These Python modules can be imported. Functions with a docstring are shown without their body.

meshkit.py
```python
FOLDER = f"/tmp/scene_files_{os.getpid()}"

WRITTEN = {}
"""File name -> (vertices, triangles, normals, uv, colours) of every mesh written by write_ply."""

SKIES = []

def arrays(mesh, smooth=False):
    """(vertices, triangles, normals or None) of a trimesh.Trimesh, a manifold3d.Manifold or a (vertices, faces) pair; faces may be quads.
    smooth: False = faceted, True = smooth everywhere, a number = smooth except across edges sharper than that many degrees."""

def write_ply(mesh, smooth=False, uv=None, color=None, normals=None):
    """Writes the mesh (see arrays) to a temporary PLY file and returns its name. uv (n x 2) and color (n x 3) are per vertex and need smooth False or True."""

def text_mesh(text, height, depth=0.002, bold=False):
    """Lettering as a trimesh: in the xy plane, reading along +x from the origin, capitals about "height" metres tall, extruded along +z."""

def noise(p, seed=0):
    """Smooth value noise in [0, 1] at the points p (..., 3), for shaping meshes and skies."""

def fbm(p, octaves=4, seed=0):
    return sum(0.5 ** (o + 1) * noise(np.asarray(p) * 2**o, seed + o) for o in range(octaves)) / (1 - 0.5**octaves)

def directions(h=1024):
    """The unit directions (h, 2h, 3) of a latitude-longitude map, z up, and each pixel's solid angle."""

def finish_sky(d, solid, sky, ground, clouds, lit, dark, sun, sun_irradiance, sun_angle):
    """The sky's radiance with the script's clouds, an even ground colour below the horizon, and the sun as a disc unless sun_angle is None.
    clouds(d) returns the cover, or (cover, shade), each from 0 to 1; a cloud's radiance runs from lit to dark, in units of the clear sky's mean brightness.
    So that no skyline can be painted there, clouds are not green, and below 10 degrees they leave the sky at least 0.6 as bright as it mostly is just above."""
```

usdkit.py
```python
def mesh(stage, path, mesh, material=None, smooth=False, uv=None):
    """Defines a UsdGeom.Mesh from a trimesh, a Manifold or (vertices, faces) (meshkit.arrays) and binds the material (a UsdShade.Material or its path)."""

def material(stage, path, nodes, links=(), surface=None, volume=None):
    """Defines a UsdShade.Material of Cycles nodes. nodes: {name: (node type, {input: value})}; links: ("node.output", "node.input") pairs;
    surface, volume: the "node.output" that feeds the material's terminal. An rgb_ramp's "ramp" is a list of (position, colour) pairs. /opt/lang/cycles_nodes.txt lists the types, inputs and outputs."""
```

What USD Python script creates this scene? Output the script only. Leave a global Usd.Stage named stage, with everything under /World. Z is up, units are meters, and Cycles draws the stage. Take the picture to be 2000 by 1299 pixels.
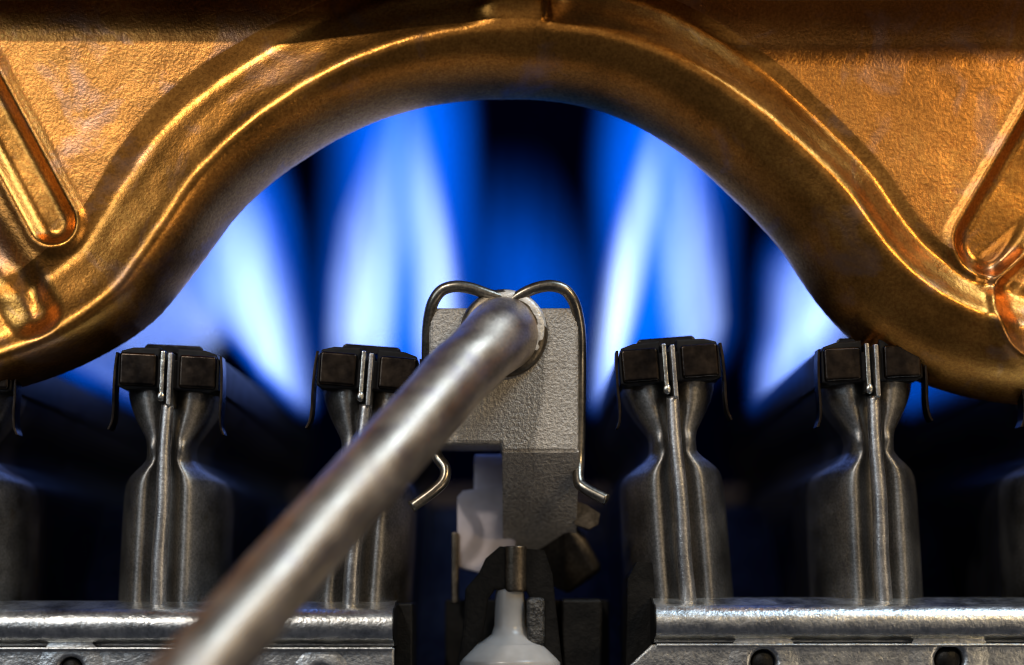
import math, random
import numpy as np
import trimesh
import manifold3d as m3
from shapely.geometry import Polygon, Point, LineString
from scipy.spatial import cKDTree
from scipy.interpolate import PchipInterpolator
import usdkit, meshkit
from pxr import Usd, UsdGeom, UsdLux, UsdShade, Gf, Sdf, Vt

random.seed(7)
RNG = np.random.default_rng(7)
stage = Usd.Stage.CreateInMemory()
UsdGeom.SetStageUpAxis(stage, UsdGeom.Tokens.z)
UsdGeom.SetStageMetersPerUnit(stage, 1.0)
UsdGeom.Xform.Define(stage, '/World')

# ------------------------------------------------------------------ camera, light, exposure
# one unit of the working drawings is 0.05 mm; the burner fronts stand D units from the lens
S = 5e-5
D = 3500.0
VX, VY = 1000.0, 1150.0            # the eye's height and side on the drawing of the burner fronts
cam = UsdGeom.Camera.Define(stage, '/World/camera')
AP = 36.0
cam.CreateHorizontalApertureAttr(AP)
cam.CreateVerticalApertureAttr(AP * 665 / 1024)
cam.CreateFocalLengthAttr(AP * D / 2000.0)
cam.CreateVerticalApertureOffsetAttr(AP * (VY - 649.5) / 2000.0)
cam.CreateClippingRangeAttr(Gf.Vec2f(0.002, 50))
cam.CreateFStopAttr(9.0)
cam.CreateFocusDistanceAttr((D - 10) * S)
cam.CreateExposureAttr(0.0)
cx = UsdGeom.Xformable(cam)
cx.AddTranslateOp().Set(Gf.Vec3d(0, -D * S, 0))
cx.AddRotateXOp().Set(90.0)

dome = UsdLux.DomeLight.Define(stage, '/World/ambient_fill')  # dim even fill added for the unseen room
dome.CreateIntensityAttr(1.0)
sky_m = usdkit.material(stage, '/World/Looks/room_air', {
    'b': ('background_shader', {'color': (0.75, 0.80, 1.0), 'strength': 0.05})}, [], surface='b.background')
UsdShade.MaterialBindingAPI.Apply(dome.GetPrim()).Bind(sky_m)
dome.GetPrim().SetCustomDataByKey('kind', 'structure')


def lamp(name, pos, target, w, h, intensity, color):
    """a softbox, window or added fill light in front of the boiler; pos and target in drawing units (right, away, up from the eye line)"""
    l = UsdLux.RectLight.Define(stage, '/World/' + name)
    l.CreateWidthAttr(w * S); l.CreateHeightAttr(h * S)
    l.CreateIntensityAttr(intensity); l.CreateColorAttr(Gf.Vec3f(*color))
    p = Gf.Vec3d(*[c * S for c in pos]); t = Gf.Vec3d(*[c * S for c in target])
    m = Gf.Matrix4d().SetLookAt(p, t, Gf.Vec3d(0, 0, 1)).GetInverse()
    UsdGeom.Xformable(l).AddTransformOp().Set(m)
    return l


lamp('window_light', (-3800, -4400, 2100), (0, 0, 200), 2200, 2200, 3.4, (0.74, 0.87, 1.0))
lamp('overhead_fill', (2300, -1700, 4300), (0, -200, 0), 1900, 1300, 14.0, (0.62, 0.81, 1.0))  # added softbox overhead, makes the streak along the pipe
lamp('warm_lamp', (3600, -4000, 3000), (300, 0, 500), 800, 800, 42.0, (1.0, 0.72, 0.36))
lamp('room_fill', (600, -6500, 1300), (0, 0, 200), 6000, 2600, 0.22, (1.0, 0.86, 0.70))  # added fill panel behind the camera
lamp('low_warm_fill', (4200, -3600, -1100), (0, 0, 500), 1500, 1500, 3.5, (1.0, 0.80, 0.55))  # added fill from below, brightens the underside of the copper edge
lamp('spot_lamp', (-4200, -9500, 7500), (0, 0, 300), 600, 600, 460.0, (1.0, 0.90, 0.78))

# ------------------------------------------------------------------ helpers
_names = {}


def numbered(path):
    n = _names.get(path, -1) + 1
    _names[path] = n
    return path if n == 0 else '%s_%03d' % (path, n)


class Thing:
    """An Xform at the thing's base; its parts are drawn in (right, depth, down) drawing units as seen at depth y0."""
    def __init__(self, name, label, cat, base, y0=0.0, group=None, kind=None, single=False):
        self.k = (D + y0) / D
        self.y0 = y0
        self.base = np.array(self.w(np.array([base], float))[0])
        self.single = single
        self.meta = dict(label=label, category=cat, group=group, kind=kind)
        self.path = numbered('/World/' + name)
        if not single:
            x = UsdGeom.Xform.Define(stage, self.path)
            x.AddTranslateOp().Set(Gf.Vec3d(*self.base))
            self.tag(x.GetPrim())

    def tag(self, p):
        for k, v in self.meta.items():
            if v:
                p.SetCustomDataByKey(k, v)

    def w(self, v):
        v = np.asarray(v, float) + np.array([0, 0, getattr(self, 'lift', 0.0)])
        return np.stack([(v[:, 0] - VX) * self.k, self.y0 + v[:, 1] * self.k, (VY - v[:, 2]) * self.k], 1) * S

    def put(self, name, mesh, mat, parent=None, smooth=35, label=None, normals=None):
        if hasattr(mesh, 'to_mesh'):
            mm = mesh.to_mesh(); v, f = mm.vert_properties[:, :3], mm.tri_verts
        elif isinstance(mesh, tuple):
            v, f = np.asarray(mesh[0], float), np.asarray(mesh[1], int)
            if f.shape[1] == 4:
                f = np.vstack([f[:, [0, 1, 2]], f[:, [0, 2, 3]]])
        else:
            v, f = np.array(mesh.vertices), np.array(mesh.faces)
        v = self.w(v)
        f = f[:, ::-1]
        if self.single:
            p = self.path
            v = v - self.base
        else:
            v = v - self.base
            p = numbered((parent or self.path) + '/' + name)
        if normals is not None:
            g = usdkit.mesh(stage, p, (v, f), mat, False)
            g.CreateNormalsAttr(Vt.Vec3fArray.FromNumpy(normals.astype(np.float32)))
            g.SetNormalsInterpolation('vertex')
        else:
            g = usdkit.mesh(stage, p, trimesh.Trimesh(v, f, process=False), mat, smooth)
        if self.single:
            UsdGeom.Xformable(g).AddTranslateOp().Set(Gf.Vec3d(*self.base))
            self.tag(g.GetPrim())
        if label:
            g.GetPrim().SetCustomDataByKey('label', label)
        return p


def grid(V):
    """faces of an (n, m, 3) array of points"""
    n, m = V.shape[:2]
    i = np.arange(n * m).reshape(n, m)
    q = np.stack([i[:-1, :-1], i[:-1, 1:], i[1:, 1:], i[1:, :-1]], -1).reshape(-1, 4)
    return V.reshape(-1, 3), np.vstack([q[:, [0, 1, 2]], q[:, [0, 2, 3]]])


def closed(v, f):
    m = trimesh.Trimesh(v, f, process=True)
    trimesh.repair.fix_normals(m)
    return m


def rbox(x0, x1, y0, y1, z0, z1, r=4, seg=12):
    s = m3.Manifold.sphere(r, seg)
    return m3.Manifold.batch_hull([s.translate((x, y, z)) for x in (x0 + r, x1 - r) for y in (y0 + r, y1 - r) for z in (z0 + r, z1 - r)])


def prism(poly, d0, d1, b=3.0):
    """polygon in (right, down) pushed from depth d0 to d1 with a bevelled front and back edge"""
    p = poly if isinstance(poly, Polygon) else Polygon(poly)
    p = p.buffer(0)
    def ex(q, a, c):
        qs = getattr(q, 'geoms', [q])
        out = []
        for g in qs:
            if g.is_empty: continue
            t = trimesh.creation.extrude_polygon(g, c - a, engine='earcut')
            t.apply_translation((0, 0, a))
            out.append(t)
        return out
    lay = []
    steps = [(b, 0.0), (b * .45, b * .18), (b * .12, b * .55), (0, b)] if b > 0 else [(0, 0)]
    for ins, dd in steps:
        lay += ex(p.buffer(-ins, join_style=2) if ins else p, d0 + dd, d1 - dd)
    lay = [m3.Manifold(m3.Mesh(np.asarray(t.vertices, np.float32), np.asarray(t.faces, np.uint32))) for t in lay]
    m = m3.Manifold.batch_boolean(lay, m3.OpType.Add).to_mesh()
    v = m.vert_properties[:, :3]
    return trimesh.Trimesh(np.stack([v[:, 0], v[:, 2], v[:, 1]], 1), m.tri_verts[:, ::-1], process=False)


def sprism(poly, x0, x1):
    """polygon in (depth, down) pushed from x0 to x1"""
    t = trimesh.creation.extrude_polygon(Polygon(poly).buffer(0), x1 - x0, engine='earcut')
    v = np.array(t.vertices)
    return trimesh.Trimesh(np.stack([v[:, 2] + x0, v[:, 0], v[:, 1]], 1), t.faces, process=False)


def path(pts, n=60, closed_=False):
    """smooth curve through points (Catmull-Rom)"""
    P = np.asarray(pts, float)
    P = np.vstack([2 * P[0] - P[1], P, 2 * P[-1] - P[-2]])
    out = []
    k = len(P) - 3
    for t in np.linspace(0, k - 1e-9, n):
        i = int(t); u = t - i
        a, b, c, d = P[i:i + 4]
        out.append(.5 * (2 * b + (c - a) * u + (2 * a - 5 * b + 4 * c - d) * u * u + (3 * b - a - 3 * c + d) * u ** 3))
    return np.array(out)


def tube(C, r, seg=14, caps=True, wobble=None):
    C = np.asarray(C, float); n = len(C)
    r = np.broadcast_to(np.asarray(r, float), (n,))
    T = np.gradient(C, axis=0); T /= np.linalg.norm(T, axis=1, keepdims=True)
    up = np.array([0.3, 1, 0.2]) if abs(T[0, 1]) < .9 else np.array([1.0, 0, 0])
    N = np.cross(T[0], up); N /= np.linalg.norm(N)
    rings = []
    for i in range(n):
        N = N - T[i] * (N @ T[i]); N /= np.linalg.norm(N)
        B = np.cross(T[i], N)
        a = np.linspace(0, 2 * np.pi, seg, endpoint=False)
        rr = r[i] * (1 if wobble is None else wobble(i / (n - 1), a))
        rings.append(C[i] + (np.cos(a) * rr)[:, None] * N + (np.sin(a) * rr)[:, None] * B)
    V = np.vstack(rings)
    F = []
    for i in range(n - 1):
        for j in range(seg):
            a, b = i * seg + j, i * seg + (j + 1) % seg
            F += [[a, b, b + seg], [a, b + seg, a + seg]]
    if caps:
        c0, c1 = len(V), len(V) + 1
        V = np.vstack([V, C[0], C[-1]])
        for j in range(seg):
            F.append([c0, (j + 1) % seg, j]); F.append([c1, (n - 1) * seg + j, (n - 1) * seg + (j + 1) % seg])
    return closed(V, np.array(F))


def lathe(prof, axis_x, axis_y, seg=40, axis='down'):
    """(radius, along) pairs turned about a vertical ('down') or a depth ('depth') axis"""
    pr = np.asarray(prof, float)
    t = trimesh.creation.revolve(pr, sections=seg)
    v = np.array(t.vertices)
    if axis == 'down':
        v = np.stack([v[:, 0] + axis_x, v[:, 1] + axis_y, v[:, 2]], 1)
    else:
        v = np.stack([v[:, 0] + axis_x, v[:, 2], v[:, 1] + axis_y], 1)
    return closed(v, t.faces)


def cat(*ms):
    return trimesh.util.concatenate([trimesh.Trimesh(m.to_mesh().vert_properties[:, :3], m.to_mesh().tri_verts, process=False) if hasattr(m, 'to_mesh') else m for m in ms])


def sst(a, b, x):
    t = np.clip((x - a) / (b - a), 0, 1)
    return t * t * (3 - 2 * t)


# ------------------------------------------------------------------ materials
def metal(name, c1, c2, rough=(0.3, 0.45), grain=9.0, bump=0.35, bump_px=1.2, blotch=160.0, metallic=1.0, bevel=0.0, c3=None, stretch=(1, 1, 1), spec=0.5, c3lo=0.62, c3hi=0.75):
    """Metal whose tone wanders in patches of "blotch" units, with relief of "grain" units."""
    n = {
        'g': ('geometry', {}),
        'st': ('mapping', {'scale': stretch}),
        'big': ('noise_texture', {'scale': 1 / (blotch * S), 'detail': 5.0, 'roughness': 0.62}),
        'fine': ('noise_texture', {'scale': 1 / (grain * S), 'detail': 3.0, 'roughness': 0.6}),
        'cr': ('rgb_ramp', {'ramp': [(0.3, c1), (0.7, c2)]}),
        'mixf': ('mix_color', {'blend_type': 'overlay', 'fac': 0.55}),
        'fr': ('rgb_ramp', {'ramp': [(0.3, (0.2, 0.2, 0.2)), (0.7, (0.8, 0.8, 0.8))]}),
        'rr': ('map_range', {'from_min': 0.3, 'from_max': 0.7, 'to_min': rough[0], 'to_max': rough[1], 'clamp': True}),
        'bp': ('bump', {'strength': bump, 'distance': bump_px * S}),
        'p': ('principled_bsdf', {'metallic': metallic, 'specular_ior_level': spec}),
    }
    l = [('g.position', 'st.vector'), ('st.vector', 'big.vector'), ('st.vector', 'fine.vector'), ('big.fac', 'cr.fac'), ('fine.fac', 'fr.fac'),
         ('cr.color', 'mixf.a'), ('fr.color', 'mixf.b'), ('big.fac', 'rr.value'),
         ('rr.result', 'p.roughness'), ('fine.fac', 'bp.height'), ('bp.normal', 'p.normal')]
    if c3 is not None:
        n['n3'] = ('noise_texture', {'scale': 1 / (blotch * 0.55 * S), 'detail': 4.0, 'roughness': 0.6, 'distortion': 0.6})
        n['m3'] = ('map_range', {'from_min': c3lo, 'from_max': c3hi, 'to_min': 0.0, 'to_max': 0.75, 'clamp': True})
        n['mx3'] = ('mix_color', {'b': c3})
        l += [('g.position', 'n3.vector'), ('n3.fac', 'm3.value'), ('m3.result', 'mx3.fac'), ('mixf.result', 'mx3.a'), ('mx3.result', 'p.base_color')]
    else:
        l += [('mixf.result', 'p.base_color')]
    if bevel:
        n['bv'] = ('bevel', {'radius': bevel * S, 'samples': 6})
        l.append(('bv.bevel', 'bp.normal'))
    return usdkit.material(stage, '/World/Looks/' + name, n, l, surface='p.BSDF')


M = {}
M['copper_panel'] = metal('copper_panel', (0.42, 0.178, 0.043), (0.72, 0.325, 0.08), (0.34, 0.44), grain=6, bump=0.55, bump_px=1.9, blotch=230, c3=(0.50, 0.30, 0.22), c3lo=0.54, c3hi=0.72)
M['copper_lip'] = metal('copper_lip', (0.42, 0.175, 0.034), (0.64, 0.285, 0.06), (0.26, 0.36), grain=6, bump=0.5, bump_px=0.9, blotch=210, c3=(0.44, 0.26, 0.18), c3lo=0.56, c3hi=0.74)
M['burner'] = metal('burner_steel', (0.20, 0.19, 0.178), (0.33, 0.315, 0.295), (0.36, 0.5), grain=5, bump=0.5, bump_px=1.0, blotch=90, c3=(0.20, 0.15, 0.09))
M['flank'] = metal('dark_flank', (0.006, 0.006, 0.008), (0.014, 0.014, 0.018), (0.4, 0.55), grain=8, bump=0.4, bump_px=1.2, blotch=120, metallic=0.0, spec=0.3)  # rear sides of the shells, near black against the lighter fronts
M['reflector'] = metal('reflector_steel', (0.035, 0.035, 0.04), (0.08, 0.08, 0.09), (0.42, 0.58), grain=20, bump=0.4, bump_px=2.0, blotch=160)
M['seam'] = metal('seam_steel', (0.38, 0.37, 0.36), (0.55, 0.53, 0.51), (0.3, 0.44), grain=5, bump=0.6, bump_px=1.2, blotch=60)
M['cap'] = metal('heat_blackened_steel', (0.006, 0.006, 0.008), (0.014, 0.013, 0.013), (0.4, 0.55), grain=10, bump=0.35, bump_px=1.0, blotch=60, metallic=0.0, spec=0.2, bevel=3)
M['glint_cap'] = metal('polished_black_steel', (0.03, 0.03, 0.036), (0.06, 0.06, 0.066), (0.12, 0.26), grain=10, bump=0.3, bump_px=1.0, blotch=60, bevel=3)
M['cap_front'] = metal('cap_front_steel', (0.018, 0.016, 0.016), (0.075, 0.055, 0.04), (0.2, 0.34), grain=14, bump=0.4, bump_px=1.2, blotch=70, bevel=3)
M['bright'] = metal('bare_steel_edge', (0.45, 0.43, 0.38), (0.70, 0.68, 0.62), (0.2, 0.35), grain=6, bump=0.7, bump_px=1.5, blotch=30)
M['cast'] = metal('cast_block', (0.34, 0.318, 0.29), (0.50, 0.47, 0.43), (0.42, 0.55), grain=6.5, bump=1.0, bump_px=3.4, blotch=120, metallic=0.45, bevel=4)
M['pipe'] = metal('pipe_steel', (0.42, 0.345, 0.275), (0.58, 0.50, 0.415), (0.34, 0.54), grain=4, bump=0.2, bump_px=0.6, blotch=80, c3=(0.33, 0.27, 0.29), c3lo=0.5, c3hi=0.7)
M['wire'] = metal('spring_wire', (0.22, 0.195, 0.155), (0.34, 0.305, 0.25), (0.25, 0.36), grain=6, bump=0.2, bump_px=0.6, blotch=60)
M['solder'] = metal('pale_solder', (0.50, 0.48, 0.45), (0.78, 0.76, 0.72), (0.35, 0.5), grain=12, bump=0.9, bump_px=3.0, blotch=40, metallic=0.35)
M['zinc'] = metal('zinc_rail', (0.50, 0.51, 0.51), (0.72, 0.73, 0.72), (0.26, 0.42), grain=8, bump=0.8, bump_px=1.7, blotch=45, c3=(0.34, 0.31, 0.26), bevel=3)
M['black'] = metal('soot_black', (0.003, 0.003, 0.003), (0.009, 0.008, 0.007), (0.4, 0.6), grain=9, bump=0.7, bump_px=1.6, blotch=50, metallic=0.0, spec=0.2)
M['stub'] = metal('brown_tube', (0.12, 0.10, 0.075), (0.20, 0.165, 0.125), (0.35, 0.5), grain=6, bump=0.4, bump_px=1.0, blotch=50)
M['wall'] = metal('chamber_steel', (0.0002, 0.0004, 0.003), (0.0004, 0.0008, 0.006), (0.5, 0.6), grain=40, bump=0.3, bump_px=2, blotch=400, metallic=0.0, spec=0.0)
M['rust'] = metal('rusty_bar', (0.10, 0.05, 0.025), (0.17, 0.09, 0.05), (0.6, 0.8), grain=20, bump=0.5, bump_px=2, blotch=120, metallic=0.2)


def ceramic(name, col, rough):
    return usdkit.material(stage, '/World/Looks/' + name, {
        'g': ('geometry', {}), 'n': ('noise_texture', {'scale': 1 / (60 * S), 'detail': 4.0}),
        'r': ('rgb_ramp', {'ramp': [(0.3, tuple(c * .7 for c in col)), (0.7, col)]}),
        'sp': ('noise_texture', {'scale': 1 / (9 * S), 'detail': 2.0}), 'bp': ('bump', {'strength': 0.15, 'distance': 1.0 * S}),
        'p': ('principled_bsdf', {'roughness': rough, 'subsurface_weight': 0.25, 'subsurface_scale': 12 * S, 'subsurface_radius': (1, .8, .6)})},
        [('g.position', 'n.vector'), ('n.fac', 'r.fac'), ('r.color', 'p.base_color'), ('g.position', 'sp.vector'), ('sp.fac', 'bp.height'), ('bp.normal', 'p.normal')], surface='p.BSDF')


M['ceramic'] = ceramic('white_ceramic', (0.56, 0.545, 0.53), 0.3)
M['pale'] = ceramic('pale_plastic', (0.66, 0.59, 0.62), 0.4)

# ------------------------------------------------------------------ the setting: the chamber behind
def structure(name, mesh, mat, y0=0):
    t = Thing(name, None, None, (1000, 0, 1150), y0, kind='structure', single=True)
    t.put(name, mesh, mat)
    return t


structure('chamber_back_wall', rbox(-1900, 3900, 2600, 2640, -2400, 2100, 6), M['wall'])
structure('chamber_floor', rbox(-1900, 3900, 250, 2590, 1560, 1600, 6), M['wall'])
structure('added_reflector', sprism([(300, 1500), (850, 950), (862, 962), (312, 1512)], -1900, 3900), M['reflector'])  # tilted sheet added to mirror flame blue into the lower gaps
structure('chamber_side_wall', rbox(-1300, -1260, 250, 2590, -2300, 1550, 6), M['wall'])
structure('added_reflector', sprism([(300, 1500), (850, 950), (862, 962), (312, 1512)], -1900, 3900), M['reflector'])  # second copy of the added reflecting sheet
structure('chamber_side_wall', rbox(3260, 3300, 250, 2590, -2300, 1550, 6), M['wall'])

# ------------------------------------------------------------------ copper heat exchanger plate
EDGE = np.array([(-420, 640), (-300, 735), (-200, 785), (-100, 788), (0, 765), (100, 735), (200, 690), (300, 622), (350, 565), (400, 500), (450, 430), (500, 378), (550, 337), (600, 303), (650, 272), (700, 247),
                 (750, 227), (800, 212), (850, 201), (900, 194), (960, 190), (1020, 190), (1080, 194), (1130, 202), (1180, 215), (1230, 235), (1280, 262), (1330, 295), (1380, 335), (1430, 382), (1480, 432), (1530, 489),
                 (1560, 535), (1600, 592), (1650, 648), (1700, 690), (1750, 722), (1800, 745), (1850, 762), (1900, 775), (2000, 788), (2100, 785), (2200, 745), (2300, 650), (2400, 540)], float)
edge = PchipInterpolator(EDGE[:, 0], EDGE[:, 1])
crest_d = PchipInterpolator([-400, 0, 150, 300, 500, 700, 1000, 1300, 1500, 1700, 2000, 2400], [50, 45, 50, 62, 74, 82, 98, 112, 128, 138, 125, 110])
groove_d = PchipInterpolator([-400, 0, 150, 300, 500, 700, 1000, 1300, 1500, 1700, 2000, 2400], [180, 190, 200, 215, 235, 225, 225, 225, 228, 232, 220, 200])


def seg_dist(P, a, b):
    a, b = np.array(a, float), np.array(b, float)
    t = np.clip(((P - a) @ (b - a)) / ((b - a) @ (b - a)), 0, 1)
    return np.linalg.norm(P - a - t[:, None] * (b - a), axis=1)


RIBS = (((-86, 55), (128, 452), 45), ((2150, 70), (1906, 488), 66))


def copper_depth(P):
    """depth of the stamped sheet's face (positive = away) at drawing points P"""
    xs = np.linspace(-420, 2400, 6000)
    tree = cKDTree(np.stack([xs, edge(xs)], 1))
    d, i = tree.query(P)
    ex = xs[i]
    c, g = crest_d(ex), groove_d(ex)
    u = np.clip(d / c, 0, 1)
    lip = 40 * (1 - np.sqrt(np.clip(1 - (1 - u) ** 2, 0, 1))) + 85 * (1 - u) ** 2.2             # curls away under the edge
    v = np.clip((d - c) / (g - c), 0, 1)
    fall = 36 * sst(0.0, 0.75, v) - 6 * sst(0.7, 1.05, v) - 2.5 * np.exp(-((v - 0.5) / 0.16) ** 2)
    stem = 1 - 0.85 * np.exp(-((P[:, 0] - 1003) / 66) ** 4)
    h = lip + fall * stem
    h -= 7 * np.exp(-((d - c) / 22) ** 2)
    h -= 24 * np.exp(-((P[:, 0] - 1006) / 85) ** 4) * sst(100, 20, P[:, 1])
    # upper band set back above a straight fold line
    yb = 72 + 62 * sst(700, 1400, P[:, 0])
    h += 7 * sst(26, -26, P[:, 1] - yb) * sst(0.55, 1.0, v) * stem
    # upright crease in the middle
    h += 7 * np.exp(-((P[:, 0] - 1066) / 6) ** 2) * sst(95, 50, P[:, 1])
    # diagonal ribs, the hollows beside them and the bulges at the tips
    for (a, b, hw) in RIBS:
        q = seg_dist(P, a, b)
        h += 17 * sst(hw + 10, hw - 34, q) - 9 * np.exp(-((q - hw - 2) / 13) ** 2)
    for (a, b) in (((-160, 260), (96, 628)), ((2190, 330), (1935, 545))):
        h += 20 * sst(60, 6, seg_dist(P, a, b)) * sst(0.0, 0.4, v + 0.3)
    q = np.linalg.norm(P - np.array((10, 600)), axis=1) / 90
    h -= 15 * sst(1.0, 0.2, q)
    q = np.linalg.norm(P - np.array((2020, 615)), axis=1) / 108
    h += 16 * sst(1.0, 0.6, q) - 9 * np.exp(-((q - 1) / 0.11) ** 2)
    # handmade unevenness of the pressing
    n3 = np.column_stack([P / 210.0, np.zeros(len(P))])
    h += 8.0 * (meshkit.fbm(n3)) + 1.6 * meshkit.fbm(n3 * 4 + 11)
    return h, v, d / c


NX, NR = 760, 420
xs = np.linspace(-400, 2380, NX)
vv = np.linspace(0, 1, NR)
vv = 0.55 * vv ** 2 + 0.45 * vv
TOPY = -330.0
PX = np.repeat(xs[:, None], NR, 1)
PY = edge(xs)[:, None] + (TOPY - edge(xs))[:, None] * vv[None, :]
flat = np.stack([PX.ravel(), PY.ravel()], 1)
h, vg, ud = copper_depth(flat)
cop = Thing('heat_exchanger_plate', 'golden brown stamped copper plate arching over the flames', 'copper plate', (1000, -60, 788), 60)
V = np.stack([PX, h.reshape(NX, NR) - 125, PY], -1)
verts, faces = grid(V)
wv = cop.w(verts)
fn = np.cross(wv[faces[:, 1]] - wv[faces[:, 0]], wv[faces[:, 2]] - wv[faces[:, 0]])
N = np.zeros_like(wv)
for k in range(3):
    np.add.at(N, faces[:, k], fn)
N /= np.linalg.norm(N, axis=1, keepdims=True)
if N[:, 1].mean() > 0:
    N = -N; faces = faces[:, ::-1]
ctr = flat[faces].mean(1)
zone = np.zeros(len(faces), int)                       # 0 panel, 1 lip, 2 left rib, 3 right rib
zone[(vg[faces].mean(1) < 0.98)] = 1
zone[seg_dist(ctr, *RIBS[0][:2]) < 47] = 2
zone[seg_dist(ctr, *RIBS[1][:2]) < 68] = 3
for z, nm, mt, lb in ((0, 'panel', 'copper_panel', None), (1, 'rolled_edge', 'copper_lip', None), (2, 'stamped_rib', 'copper_lip', 'stamped diagonal rib on the left'), (3, 'stamped_rib', 'copper_lip', 'wider stamped diagonal rib on the right')):
    ff = faces[zone == z]
    ids, inv = np.unique(ff, return_inverse=True)
    cop.put(nm, (verts[ids], inv.reshape(-1, 3)[:, ::-1]), M[mt], normals=N[ids], label=lb)
# the sheet's back and its cut edge
step = 8
Vb = V[::step, ::step].copy(); Vb[..., 1] += 16
rim = np.stack([V[:, 0], V[:, 0] + np.array([0, 8, 1.5]), V[:, 0] + np.array([0, 16, 0])], 1)
cop.put('back_face', grid(Vb), M['copper_lip'])
cop.put('cut_edge', grid(rim), M['copper_lip'], smooth=True)

# ------------------------------------------------------------------ burners
BY = 1185.0                                             # foot of a burner (on the rail)
bprof = PchipInterpolator([690, 752, 766, 790, 815, 840, 858, 874, 892, 905, 918, 932, 950, 1000, 1180, 1330],
                          [90, 92, 91, 84, 72, 57, 47, 44, 46, 58, 78, 95, 103, 106, 108, 108])


def burner_shell(side):
    zz = np.concatenate([np.linspace(700, 930, 70), np.linspace(934, 1320, 40)])
    uu = np.linspace(0.0, 1.0, 26)
    rows = []
    for z in zz:
        w = float(bprof(z))
        ww = w / 105.0
        x = side * (3 + uu * (w - 3))
        bulge = 22 * ww * np.exp(-((uu - 0.46) / 0.27) ** 2)
        groove = 30 * np.exp(-(uu / 0.22) ** 2)
        crease = 8 * np.exp(-((z - 872) / 16) ** 2) * np.exp(-((uu - 0.75) / 0.3) ** 2)
        lowr = float(sst(870, 930, z))
        y = 40 + groove - bulge * (0.45 + 0.55 * lowr) - crease + (60 + 75 * lowr) * ww * (1 - np.sqrt(np.clip(1 - uu ** (4.2 - 1.9 * lowr), 0, 1)))
        y = y + (30 if z > 905 else 30 * float(sst(870, 905, z)) ) * 0
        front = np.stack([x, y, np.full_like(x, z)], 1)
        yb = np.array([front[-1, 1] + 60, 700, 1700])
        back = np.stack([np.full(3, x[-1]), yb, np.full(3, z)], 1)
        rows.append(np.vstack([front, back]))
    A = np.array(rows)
    return grid(A[:, :27]), grid(A[:, 26:])


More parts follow.
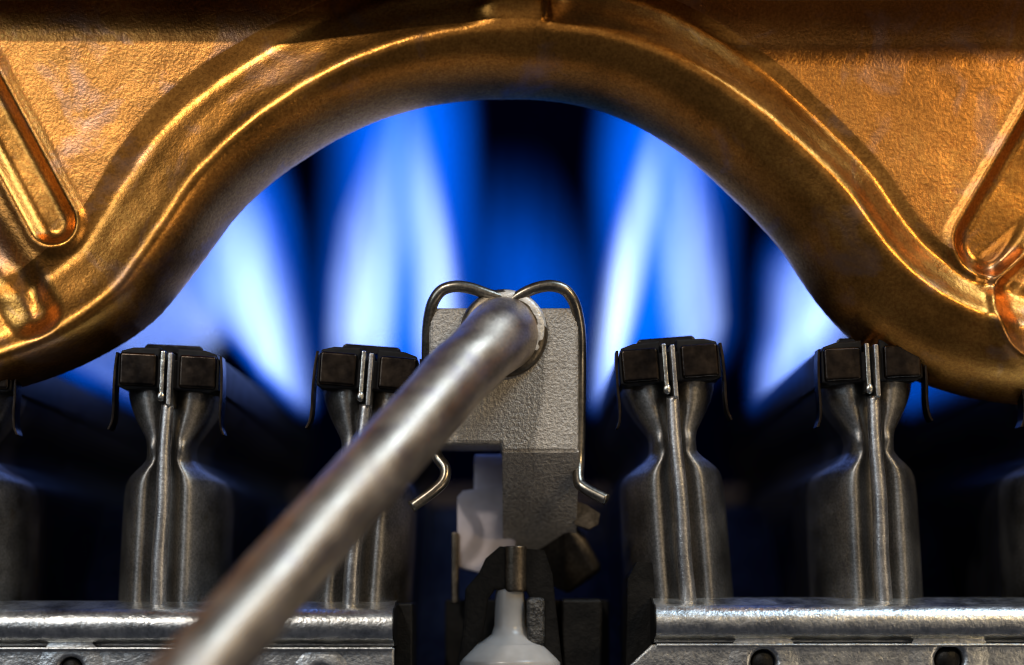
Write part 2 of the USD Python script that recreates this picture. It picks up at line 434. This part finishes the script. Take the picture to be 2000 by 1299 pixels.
def make_burner(label, tilt, px, py, y0):
    t = Thing('gas_burner', label, 'gas burner', (px, 0, py), y0, group='steel gas burners in a row on the rail')
    # drawn about x = 0 with the cap's middle at y 720
    def T(m):
        if isinstance(m, tuple):
            v, f = np.array(m[0]), m[1]; mm = trimesh.Trimesh(v, f, process=False)
        elif hasattr(m, 'to_mesh'):
            q = m.to_mesh(); mm = trimesh.Trimesh(q.vert_properties[:, :3], q.tri_verts, process=False)
        else:
            mm = m.copy()
        mm.apply_translation((px, 0, py - BY))
        return mm
    put = lambda n, m, mt, parent=None, smooth=35: t.put(n, T(m), M[mt], parent, smooth)
    for s in (-1, 1):
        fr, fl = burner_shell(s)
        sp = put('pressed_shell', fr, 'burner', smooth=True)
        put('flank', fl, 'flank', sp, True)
    # seam where the two shells are crimped together
    zz = np.linspace(788, 1200, 60)
    C = np.stack([np.zeros(60) + 1.2 * np.sin(zz / 37), 20 - 6 * np.sin((zz - 788) / 412 * np.pi), zz], 1)
    put('seam', tube(C, 12.5 + 4.5 * (zz - 788) / 412, 18), 'seam', smooth=True)
    sl = put('seam_fold', rbox(-15, -5, 2, 90, 684, 778, 3), 'bright')
    put('seam_fold', rbox(1, 11, -6, 90, 688, 792, 3), 'seam')
    put('rivet_bead', m3.Manifold.sphere(8, 16).scale((1, .7, 1.3)).translate((-10, 2, 774)), 'bright', sl, True)
    # cap with its top plate, front faces and hanging side strips
    capp = put('port_cap', prism([(-99, 756), (-99, 700), (-93, 686), (-70, 679), (-18, 677), (-18, 700), (16, 700), (16, 677), (70, 679), (93, 686), (99, 700), (99, 756), (84, 762), (20, 758), (-20, 758), (-84, 762)], 14, 1700, 3), 'cap')
    put('top_plate', prism([(-62, 682), (-57, 669), (-52, 665), (52, 665), (57, 669), (62, 682)], 60, 1700, 2), 'glint_cap')
    for s in (-1, 1):
        a, b = sorted((s * 22, s * 95))
        put('cap_face', rbox(a, b, 4, 40, 690, 755, 6), 'cap_front', capp)
        c = path([(s * 99, 14, 690), (s * 102, 14, 720), (s * 103, 14, 765), (s * 102, 14, 800), (s * 104, 14, 826), (s * 110, 14, 842)], 30)
        strip = np.stack([c, c + np.array([0, 40, 0]), c + np.array([s * 5, 40, 0]), c + np.array([s * 5, 0, 0]), c], 1)
        put('side_strip', grid(strip), 'cap_front', smooth=False)
    p = stage.GetPrimAtPath(t.path)
    UsdGeom.Xformable(p).AddRotateYOp().Set(tilt)
    return t


b0 = make_burner('heat blackened burner left of the pipe, in full view', 2.6, 305, 1185, 0)
BURN = [('leftmost burner, cut by the left edge of the frame', 2.6, -100, 1185), ('burner half hidden behind the slanting pipe', 4.4, 682, 1185),
        ('burner just right of the cast block and its clip', -4.4, 1345, 1169), ('burner whose cap is overlapped by the copper on the right', -3.0, 1730, 1169),
        ('rightmost burner, only a sliver inside the right edge', -3.0, 2130, 1169)]
for lb, tilt, px, py in BURN:
    pth = numbered('/World/gas_burner')
    x = UsdGeom.Xform.Define(stage, pth)
    x.GetPrim().GetReferences().AddInternalReference(b0.path)
    x.GetPrim().SetInstanceable(True)
    base = np.array([(px - VX), 0, (VY - py)]) * S
    x.GetPrim().GetAttribute('xformOp:translate').Set(Gf.Vec3d(*base))
    x.GetPrim().GetAttribute('xformOp:rotateY').Set(tilt)
    x.GetPrim().SetCustomDataByKey('label', lb)

# ------------------------------------------------------------------ rails
def rail(x0, x1, label, notch, bosses, studs):
    t = Thing('burner_rail', label, 'rail', ((x0 + x1) / 2, 0, 1300 ), -40, group='zinc plated rails carrying the burners')
    if notch:
        t.lift = -7.0                                   # the right rail sits a little higher
    a = np.linspace(-78, 92, 22) * np.pi / 180
    prof = [(150, 1174), (60, 1176), (26, 1186)]
    prof += [(0 - 36 * math.cos(q), 1221 + 34 * math.sin(q)) for q in a]
    prof += [(16, 1257), (16, 1262), (150, 1262)]
    nx = max(30, int((x1 - x0) / 8))
    X = np.linspace(x0, x1, nx)
    pr = np.array(prof)
    V = np.zeros((nx, len(pr), 3))
    V[..., 0] = X[:, None]; V[..., 1] = pr[None, :, 0]; V[..., 2] = pr[None, :, 1]
    n3 = np.stack([V[..., 0] / 60, V[..., 1] / 20, V[..., 2] / 20], -1).reshape(-1, 3)
    V[..., 1] += (meshkit.fbm(n3) * 2.2).reshape(nx, -1)
    V[..., 2] += (meshkit.fbm(n3 + 9) * 1.2).reshape(nx, -1)
    v, f = grid(V)
    t.put('bead', (v, f), M['zinc'], smooth=50)
    for xe in (x0, x1):
        cap = Polygon(prof)
        t.put('end_face', sprism(prof, xe - 1.5, xe + 1.5), M['black'], smooth=False)
    pts = [(x0, 1266), (x1, 1266), (x1, 1420), (x0, 1420)] if not notch else [(x0 - 5, 1266), (x1, 1266), (x1, 1420), (x0 - 120, 1420), (x0 - 48, 1306)]
    pl = Polygon(pts)
    for bx, by, r in bosses:
        pl = pl.difference(Point(bx, by).buffer(r * .45, 24))
    pp = t.put('flange_plate', prism(pl, -6, 12, 3), M['zinc'])
    t.put('lip_line', rbox(x0 + 2, x1 - 2, -20, 4, 1263, 1270, 3), M['zinc'])
    for bx, by, r in bosses:
        t.put('dimple', lathe([(r * .42, 2), (r * .47, -7.5), (r * .6, -9.5), (r * .9, -8.5), (r * 1.25, -5.7)], bx, by, 40, 'depth'), M['zinc'], pp, True)
        t.put('screw', lathe([(0, -6), (r * .3, -5), (r * .4, 4), (r * .4, 20), (0, 20)], bx, by, 24, 'depth'), M['black'], pp, True)
    return t


rail(-260, 770, 'zinc plated rail running left, behind the slanting pipe', False, [(140, 1306, 52), (628, 1320, 46)], None)
rail(1278, 2260, 'zinc plated rail on the right with slanted flange end', True, [(1490, 1300, 56), (1852, 1296, 64)], None)

# ------------------------------------------------------------------ cast mounting block
blk = Thing('mounting_block', 'sandy grey cast block that holds the pipe end', 'block', (1055, 100, 1160), -20)
head = prism(Polygon([(838, 610), (846, 601), (1122, 601), (1130, 610), (1130, 884), (981, 884), (976, 868), (838, 868)]), 0, 175, 7)
blk.put('head', head, M['cast'])
blk.put('leg', sprism([(2, 880), (2, 884), (132, 1022), (236, 1090), (240, 1094), (250, 1094), (250, 880)], 981, 1131), M['cast'])
def ball(x, y, z, r):
    return m3.Manifold.sphere(r, 28).translate((x, y, z))
foot = m3.Manifold.batch_hull([ball(1096, 168, 1004, 16), ball(1112, 160, 1024, 12), ball(1140, 176, 1052, 14), ball(1164, 200, 1104, 19), ball(1116, 226, 1142, 16), ball(1020, 262, 1098, 16), ball(1090, 270, 1050, 15)])
blk.put('foot', foot, M['stub'], smooth=60)  # darker metal than the block, its shade put into the colour
blk.put('side_lug', prism(Polygon([(1126, 972), (1150, 980), (1178, 998), (1174, 1020), (1156, 1030), (1126, 1020)]), 120, 170, 4), M['stub'])
blk.put('boss', lathe([(66, 6), (84, 4), (86, -8), (80, -16), (70, -18), (60, -18)], 984, 652, 56, 'depth'), M['stub'], smooth=True)

# ------------------------------------------------------------------ pipe
def persp(px, py, y):
    k = (D + y) / D
    return np.array([VX + (px - VX) * k, y, VY + (py - VY) * k])


pip = Thing('gas_pipe', 'thick bare steel pipe slanting down left from the block', 'pipe', (985, -40, 660), 0)
raw = [persp(984, 652, 20), persp(979, 655, -30), persp(963, 668, -80), persp(936, 693, -124), persp(898, 730, -166), persp(840, 797, -240), persp(720, 930, -365), persp(560, 1112, -530), persp(398, 1299, -690), persp(250, 1470, -830)]
C = path(raw, 150)
def wob(t, a):
    return 1 + 0.02 * np.sin(24 * t + a) * np.exp(-((t - .42) / .16) ** 2) + 0.008 * np.sin(41 * t + 3 * a) + 0.006 * np.sin(9 * t + 2 * a)
pip.put('tube', tube(C, 63.5 + 9 * sst(0.36, 0.06, np.linspace(0, 1, 150)), 72, True, wob), M['pipe'], smooth=True)
ring = lathe([(60, -18), (73, -17), (78, -23), (77, -32), (72, -38), (64, -40), (58, -39)], 990, 648, 72, 'depth')
v = ring.vertices
v = v + np.stack([np.zeros(len(v)), 3.0 * meshkit.fbm(np.asarray(v) / 14.0), 0 * v[:, 0]], 1)
pip.put('solder_ring', trimesh.Trimesh(v, ring.faces, process=False), M['solder'], smooth=True)

# ------------------------------------------------------------------ wire clip
clip = Thing('retaining_clip', 'bent spring wire clip looping over the block and pipe end', 'wire clip', (985, -20, 990), -20)
left = path([(990, -6, 588), (952, -10, 576), (920, -10, 565), (890, -10, 561), (864, -8, 568), (848, -4, 587), (839, 6, 612), (834, 20, 650), (833, 40, 710), (834, 60, 780), (838, 60, 850), (852, 40, 888), (868, 30, 912), (866, 22, 936), (846, 16, 958), (803, 10, 990)], 130)
right = path([(990, -6, 596), (1018, -10, 577), (1048, -10, 564), (1077, -10, 560), (1102, -8, 567), (1119, -4, 587), (1128, 6, 612), (1134, 20, 650), (1135, 40, 710), (1135, 50, 800), (1133, 50, 890), (1131, 30, 935), (1142, 20, 952), (1186, 8, 976)], 130)
clip.put('wire_half', tube(left, 11.5, 18), M['wire'], smooth=True)
clip.put('wire_half', tube(right, 11.5, 18), M['wire'], smooth=True)

# ------------------------------------------------------------------ electrode, bracket, ceramics under the block
ins = Thing('ceramic_insulator', 'glossy white ceramic insulator flaring at the bottom edge', 'insulator', (996, 60, 1330), 20)
ins.put('neck', lathe([(0, 1150), (26, 1150), (29, 1158), (30, 1190), (31, 1222), (36, 1240), (56, 1255), (69, 1262), (0, 1262)], 996, 60, 56), M['ceramic'], smooth=40)
ins.put('shoulder', lathe([(0, 1260), (68, 1260), (72, 1264), (96, 1288), (102, 1296), (104, 1400), (0, 1400)], 996, 60, 56), M['ceramic'], smooth=40)
stub = Thing('electrode_tube', 'short dark brown tube between block and white ceramic neck', 'metal tube', (1007, 40, 1156), 20, single=True)
stub.put('electrode_tube', lathe([(0, 1066), (21, 1066), (23, 1070), (23, 1150), (19, 1156), (0, 1156)], 1007, 44, 40), M['stub'], smooth=40)
brk = Thing('holder_bracket', 'soot black bracket wrapped round the ceramic neck', 'bracket', (1000, 60, 1330), 20)
arch = Polygon([(884, 1340), (902, 1240), (908, 1150), (934, 1120), (948, 1090), (976, 1066), (1064, 1074), (1080, 1120), (1086, 1180), (1104, 1340)])
arch = arch.difference(Polygon([(880, 1345), (940, 1245), (952, 1172), (966, 1152), (1026, 1152), (1038, 1172), (1042, 1245), (1092, 1345)]))
brk.put('arch', prism(arch, 34, 100, 6), M['black'])
sh = rbox(1028, 1064, 22, 70, 1166, 1262, 8, 20).refine_to_length(5).to_mesh()
v = sh.vert_properties[:, :3]; v = v + 3.2 * meshkit.fbm(v / 9.0)[:, None] * np.array([.6, 1, .6])
brk.put('crusted_side', trimesh.Trimesh(v, sh.tri_verts, process=False), metal('sooty_crust', (0.02, 0.02, 0.02), (0.10, 0.10, 0.10), (0.2, 0.4), grain=6, bump=1.0, bump_px=4, blotch=20, metallic=0.6), smooth=True)
brk.put('side_box', rbox(1098, 1180, 60, 180, 1170, 1340, 8), M['black'])
brk.put('back_plate', rbox(862, 1200, 190, 205, 1172, 1340, 4), M['black'])
brk.put('left_strip', rbox(878, 892, 120, 160, 1035, 1180, 4), M['stub'])

ele = Thing('ignition_electrode', 'pale lilac electrode housing behind the block leg', 'electrode', (938, 200, 1115), 150)
ele.put('body', prism(Polygon([(893, 970), (904, 958), (1000, 945), (1010, 1100), (960, 1112), (935, 1118), (893, 1108)]).buffer(0), 0, 120, 8), M['pale'])
ele.put('upper_stem', rbox(925, 1000, 30, 110, 885, 962, 6), M['pale'])

plt = Thing('shade_plate', 'added black sheet for the shade at the end of the left rail', 'plate', (785, 0, 1330), 40, single=True)
plt.put('shade_plate', rbox(768, 806, 0, 170, 1178, 1340, 5), M['black'])  # black sheet added where the rail end lies in shadow
plt2 = Thing('shade_plate', 'added black sheet for the darkness beside the slanted right flange', 'plate', (1250, 0, 1330), 40, single=True)
plt2.put('shade_plate', prism(Polygon([(1226, 1130), (1244, 1098), (1285, 1098), (1285, 1340), (1222, 1340)]), 0, 170, 5), M['black'])  # black sheet added to stand for the dark side of the burner

bar = Thing('rear_crossbar', 'blurred rusty brown bar far behind between the burners', 'bar', (1000, 0, 1000), 1900, single=True)
bar.put('rear_crossbar', rbox(200, 1900, 0, 60, 955, 1000, 6), M['rust'])


cas = Thing('casing_edge', 'folded steel edge of the boiler casing above the copper', 'casing', (1000, -150, -100), 0, single=True)
cv = []
for x, y, zt in ((-900, -100, 1116), (700, -112, 1115), (1000, -108, 1121), (1500, -150, 1101), (2900, -170, 1098)):
    for yy, z in ((y, zt), (y, zt + 500), (y - 8, zt + 500), (y - 8, zt)):
        cv.append((x, yy, VY - z))
cv = np.array(cv).reshape(5, 4, 3)
cv = np.concatenate([cv, cv[:, :1]], 1)
cas.put('casing_edge', grid(cv), M['zinc'], smooth=False)

# ------------------------------------------------------------------ flames
def flame_material(name, rows, x0, xr, z0, z1, k, y0, color, strength, power, streak=0.25, wscale=1.0):
    """glow that follows the flame's own cross-section, from its foot (z0) to its tip (z1)"""
    zr = z0 - z1
    ramp = []
    for (py, xc, w, a) in rows:
        ramp.append(((z0 - py) / zr, ((xc - x0) / xr, w * wscale / xr, a)))
    sx = 1 / (S * k * xr)
    # tn = (z0 - py)/zr with py = VY - Z/(S k)
    n = {
        'g': ('geometry', {}),
        'm': ('mapping', {'scale': (sx, 1 / (S * 400), 1 / (S * k * zr)), 'location': ((VX - x0) / xr, 0, (z0 - VY) / zr)}),
        's': ('separate_xyz', {}),
        'r': ('rgb_ramp', {'ramp': ramp}),
        'c': ('separate_color', {}),
        'd': ('math', {'math_type': 'subtract'}), 'q': ('math', {'math_type': 'divide'}), 'q2': ('math', {'math_type': 'multiply'}),
        'i': ('math', {'math_type': 'subtract', 'value1': 1.0, 'use_clamp': True}), 'pw': ('math', {'math_type': 'power', 'value2': power}),
        'e': ('math', {'math_type': 'multiply'}),
        'mm': ('mapping', {'scale': (1 / (S * 45), 1 / (S * 400), 1 / (S * 420))}),
        'ns': ('noise_texture', {'scale': 1.0, 'detail': 2.0, 'distortion': 0.4}), 'nr': ('map_range', {'from_min': 0.3, 'from_max': 0.7, 'to_min': 1 - streak, 'to_max': 1 + streak}),
        'e2': ('math', {'math_type': 'multiply'}), 'e3': ('math', {'math_type': 'multiply', 'value2': strength}),
        'em': ('emission', {'color': color}),
    }
    l = [('g.position', 'm.vector'), ('m.vector', 's.vector'), ('s.z', 'r.fac'), ('r.color', 'c.color'), ('s.x', 'd.value1'), ('c.r', 'd.value2'),
         ('d.value', 'q.value1'), ('c.g', 'q.value2'), ('q.value', 'q2.value1'), ('q.value', 'q2.value2'), ('q2.value', 'i.value2'), ('i.value', 'pw.value1'),
         ('pw.value', 'e.value1'), ('c.b', 'e.value2'), ('g.position', 'mm.vector'), ('mm.vector', 'ns.vector'), ('ns.fac', 'nr.value'),
         ('e.value', 'e2.value1'), ('nr.result', 'e2.value2'), ('e2.value', 'e3.value1'), ('e3.value', 'em.strength')]
    return usdkit.material(stage, '/World/Looks/' + name, n, l, volume='em.emission')


def sheet(rows, d0, d1):
    """closed tongue of flame: the cross-section of "rows" drawn out along the burner"""
    P = sorted(rows, key=lambda r: -r[0])
    py = np.array([r[0] for r in P], float); xc = np.array([r[1] for r in P], float); w = np.array([r[2] for r in P], float)
    zz = np.linspace(py[0], py[-1], 24)
    X = np.interp(-zz, -py, xc); W = np.interp(-zz, -py, w) * 1.02
    a = np.linspace(0, 2 * np.pi, 24, endpoint=False)
    ca, sa = np.cos(a), np.sin(a)
    ex = np.sign(ca) * np.abs(ca) ** .5; ey = np.sign(sa) * np.abs(sa) ** .5
    mid, half = (d0 + d1) / 2, (d1 - d0) / 2
    V = np.stack([np.stack([X[i] + W[i] * ex, mid + half * ey, np.full_like(a, zz[i])], 1) for i in range(24)])
    n, s = 24, 24
    F = []
    for i in range(n - 1):
        for j in range(s):
            p, q = i * s + j, i * s + (j + 1) % s
            F += [[p, q, q + s], [p, q + s, p + s]]
    vv_ = np.vstack([V.reshape(-1, 3), V[0].mean(0), V[-1].mean(0)])
    for j in range(s):
        F.append([n * s, (j + 1) % s, j]); F.append([n * s + 1, (n - 1) * s + j, (n - 1) * s + (j + 1) % s])
    return closed(vv_, np.array(F))


BLUE = (0.0, 0.13, 1.0)
PALE = (0.50, 0.65, 1.0)
FY = 650.0
fcount = 0


def flame(label, base, outer, inner, ob=34.0, ib=38.0):
    global fcount
    t = Thing('gas_flame', label, 'gas flame', base, FY, group='blue gas flames above the burners')
    for lst, nm, col, st, pw, sk in ((outer, 'outer_mantle', BLUE, ob, 1.7, .15), (inner, 'inner_cone', PALE, ib, 2.3, .40)):
        for rows in lst:
            fcount += 1
            rows = [(r[0], r[1], r[2] * (1.0 if nm == 'outer_mantle' else 0.98), r[3]) for r in rows]
            xs_ = [r[1] - r[2] for r in rows] + [r[1] + r[2] for r in rows]
            x0, xr = min(xs_), max(xs_) - min(xs_)
            z0, z1 = max(r[0] for r in rows), min(r[0] for r in rows)
            mt = flame_material('flame_glow_%02d' % fcount, rows, x0, xr, z0, z1, t.k, FY, col, st, pw, sk)
            t.put(nm, sheet(rows, -420, 330), mt, smooth=True)
    return t


flame('pale flame on the left, partly behind the curved copper edge', (430, 0, 790),
      [[(800, 566, 22, 0), (770, 566, 40, .9), (700, 535, 78, 1), (600, 500, 110, 1), (500, 485, 120, 1), (400, 475, 120, .9), (300, 460, 110, .6), (200, 450, 90, 0)],
       [(795, 232, 18, 0), (765, 222, 36, .7), (720, 222, 62, .9), (640, 320, 110, 1), (560, 380, 110, .8), (420, 420, 80, 0)]],
      [[(790, 566, 16, 0), (750, 562, 34, .9), (690, 532, 66, 1.15), (600, 500, 88, 1.1), (500, 478, 88, .8), (420, 470, 72, .45), (310, 462, 44, 0)],
       [(770, 225, 16, 0), (735, 228, 34, .7), (680, 310, 80, .7), (620, 365, 75, .9), (500, 400, 60, 0)]])
flame('tall double cored flame left of the cast block', (790, 0, 700),
      [[(800, 770, 120, 0), (720, 775, 165, .8), (600, 780, 170, 1), (500, 788, 168, 1), (400, 795, 165, 1), (300, 795, 165, 1), (200, 795, 160, .9), (60, 795, 140, 0)]],
      [[(770, 690, 40, 0), (690, 712, 62, 1.1), (600, 722, 66, 1.1), (500, 738, 66, .85), (400, 770, 56, .5), (320, 793, 44, .2), (240, 808, 28, 0)],
       [(770, 850, 40, 0), (690, 858, 60, 1.1), (600, 856, 60, 1.05), (500, 850, 56, .85), (400, 838, 50, .5), (320, 824, 42, .2), (240, 812, 28, 0)]])
flame('tall forked flame right of the cast block', (1280, 0, 780),
      [[(800, 1182, 20, 0), (765, 1184, 36, .9), (700, 1200, 50, .7), (620, 1225, 60, 0)],
       [(770, 1295, 115, 0), (690, 1294, 138, .9), (600, 1290, 142, 1), (500, 1286, 146, 1), (400, 1282, 148, 1), (300, 1285, 152, 1), (220, 1290, 150, .8), (60, 1295, 130, 0)]],
      [[(785, 1181, 14, 0), (750, 1184, 26, .8), (690, 1194, 40, 1.2), (600, 1210, 50, 1.15), (500, 1226, 52, .9), (400, 1247, 50, .5), (320, 1266, 42, .2), (240, 1278, 28, 0)],
       [(745, 1362, 20, 0), (680, 1357, 38, 1.15), (600, 1346, 46, 1.1), (500, 1334, 48, .85), (400, 1311, 46, .5), (320, 1293, 40, .2), (240, 1281, 28, 0)]])
flame('pale flame on the right, its top behind the copper', (1580, 0, 785),
      [[(800, 1524, 22, 0), (768, 1526, 42, .9), (700, 1550, 78, 1), (600, 1590, 110, 1), (500, 1590, 110, .9), (400, 1580, 90, 0)]],
      [[(785, 1524, 14, 0), (750, 1528, 28, .8), (690, 1546, 48, 1), (620, 1575, 68, 1), (540, 1572, 60, .8), (440, 1560, 40, 0)],
       [(720, 1650, 25, 0), (650, 1645, 50, .9), (590, 1630, 45, .8), (520, 1610, 30, 0)]])
flame('small blue flame tip under the copper at far right', (1840, 0, 795),
      [[(800, 1860, 30, 0), (772, 1848, 52, .8), (730, 1810, 70, .9), (660, 1770, 70, 0)]], [])
flame('faint blue flame tip under the copper at far left', (80, 0, 800),
      [[(830, 70, 24, 0), (790, 70, 44, .5), (740, 90, 60, .6), (680, 120, 60, 0)]], [])
flame('dim deep blue glow of flame directly behind the wire clip', (1025, 0, 700),
      [[(800, 1040, 150, 0), (660, 1035, 165, .36), (560, 1028, 160, .42), (470, 1010, 140, .24), (360, 985, 100, 0)]], [])
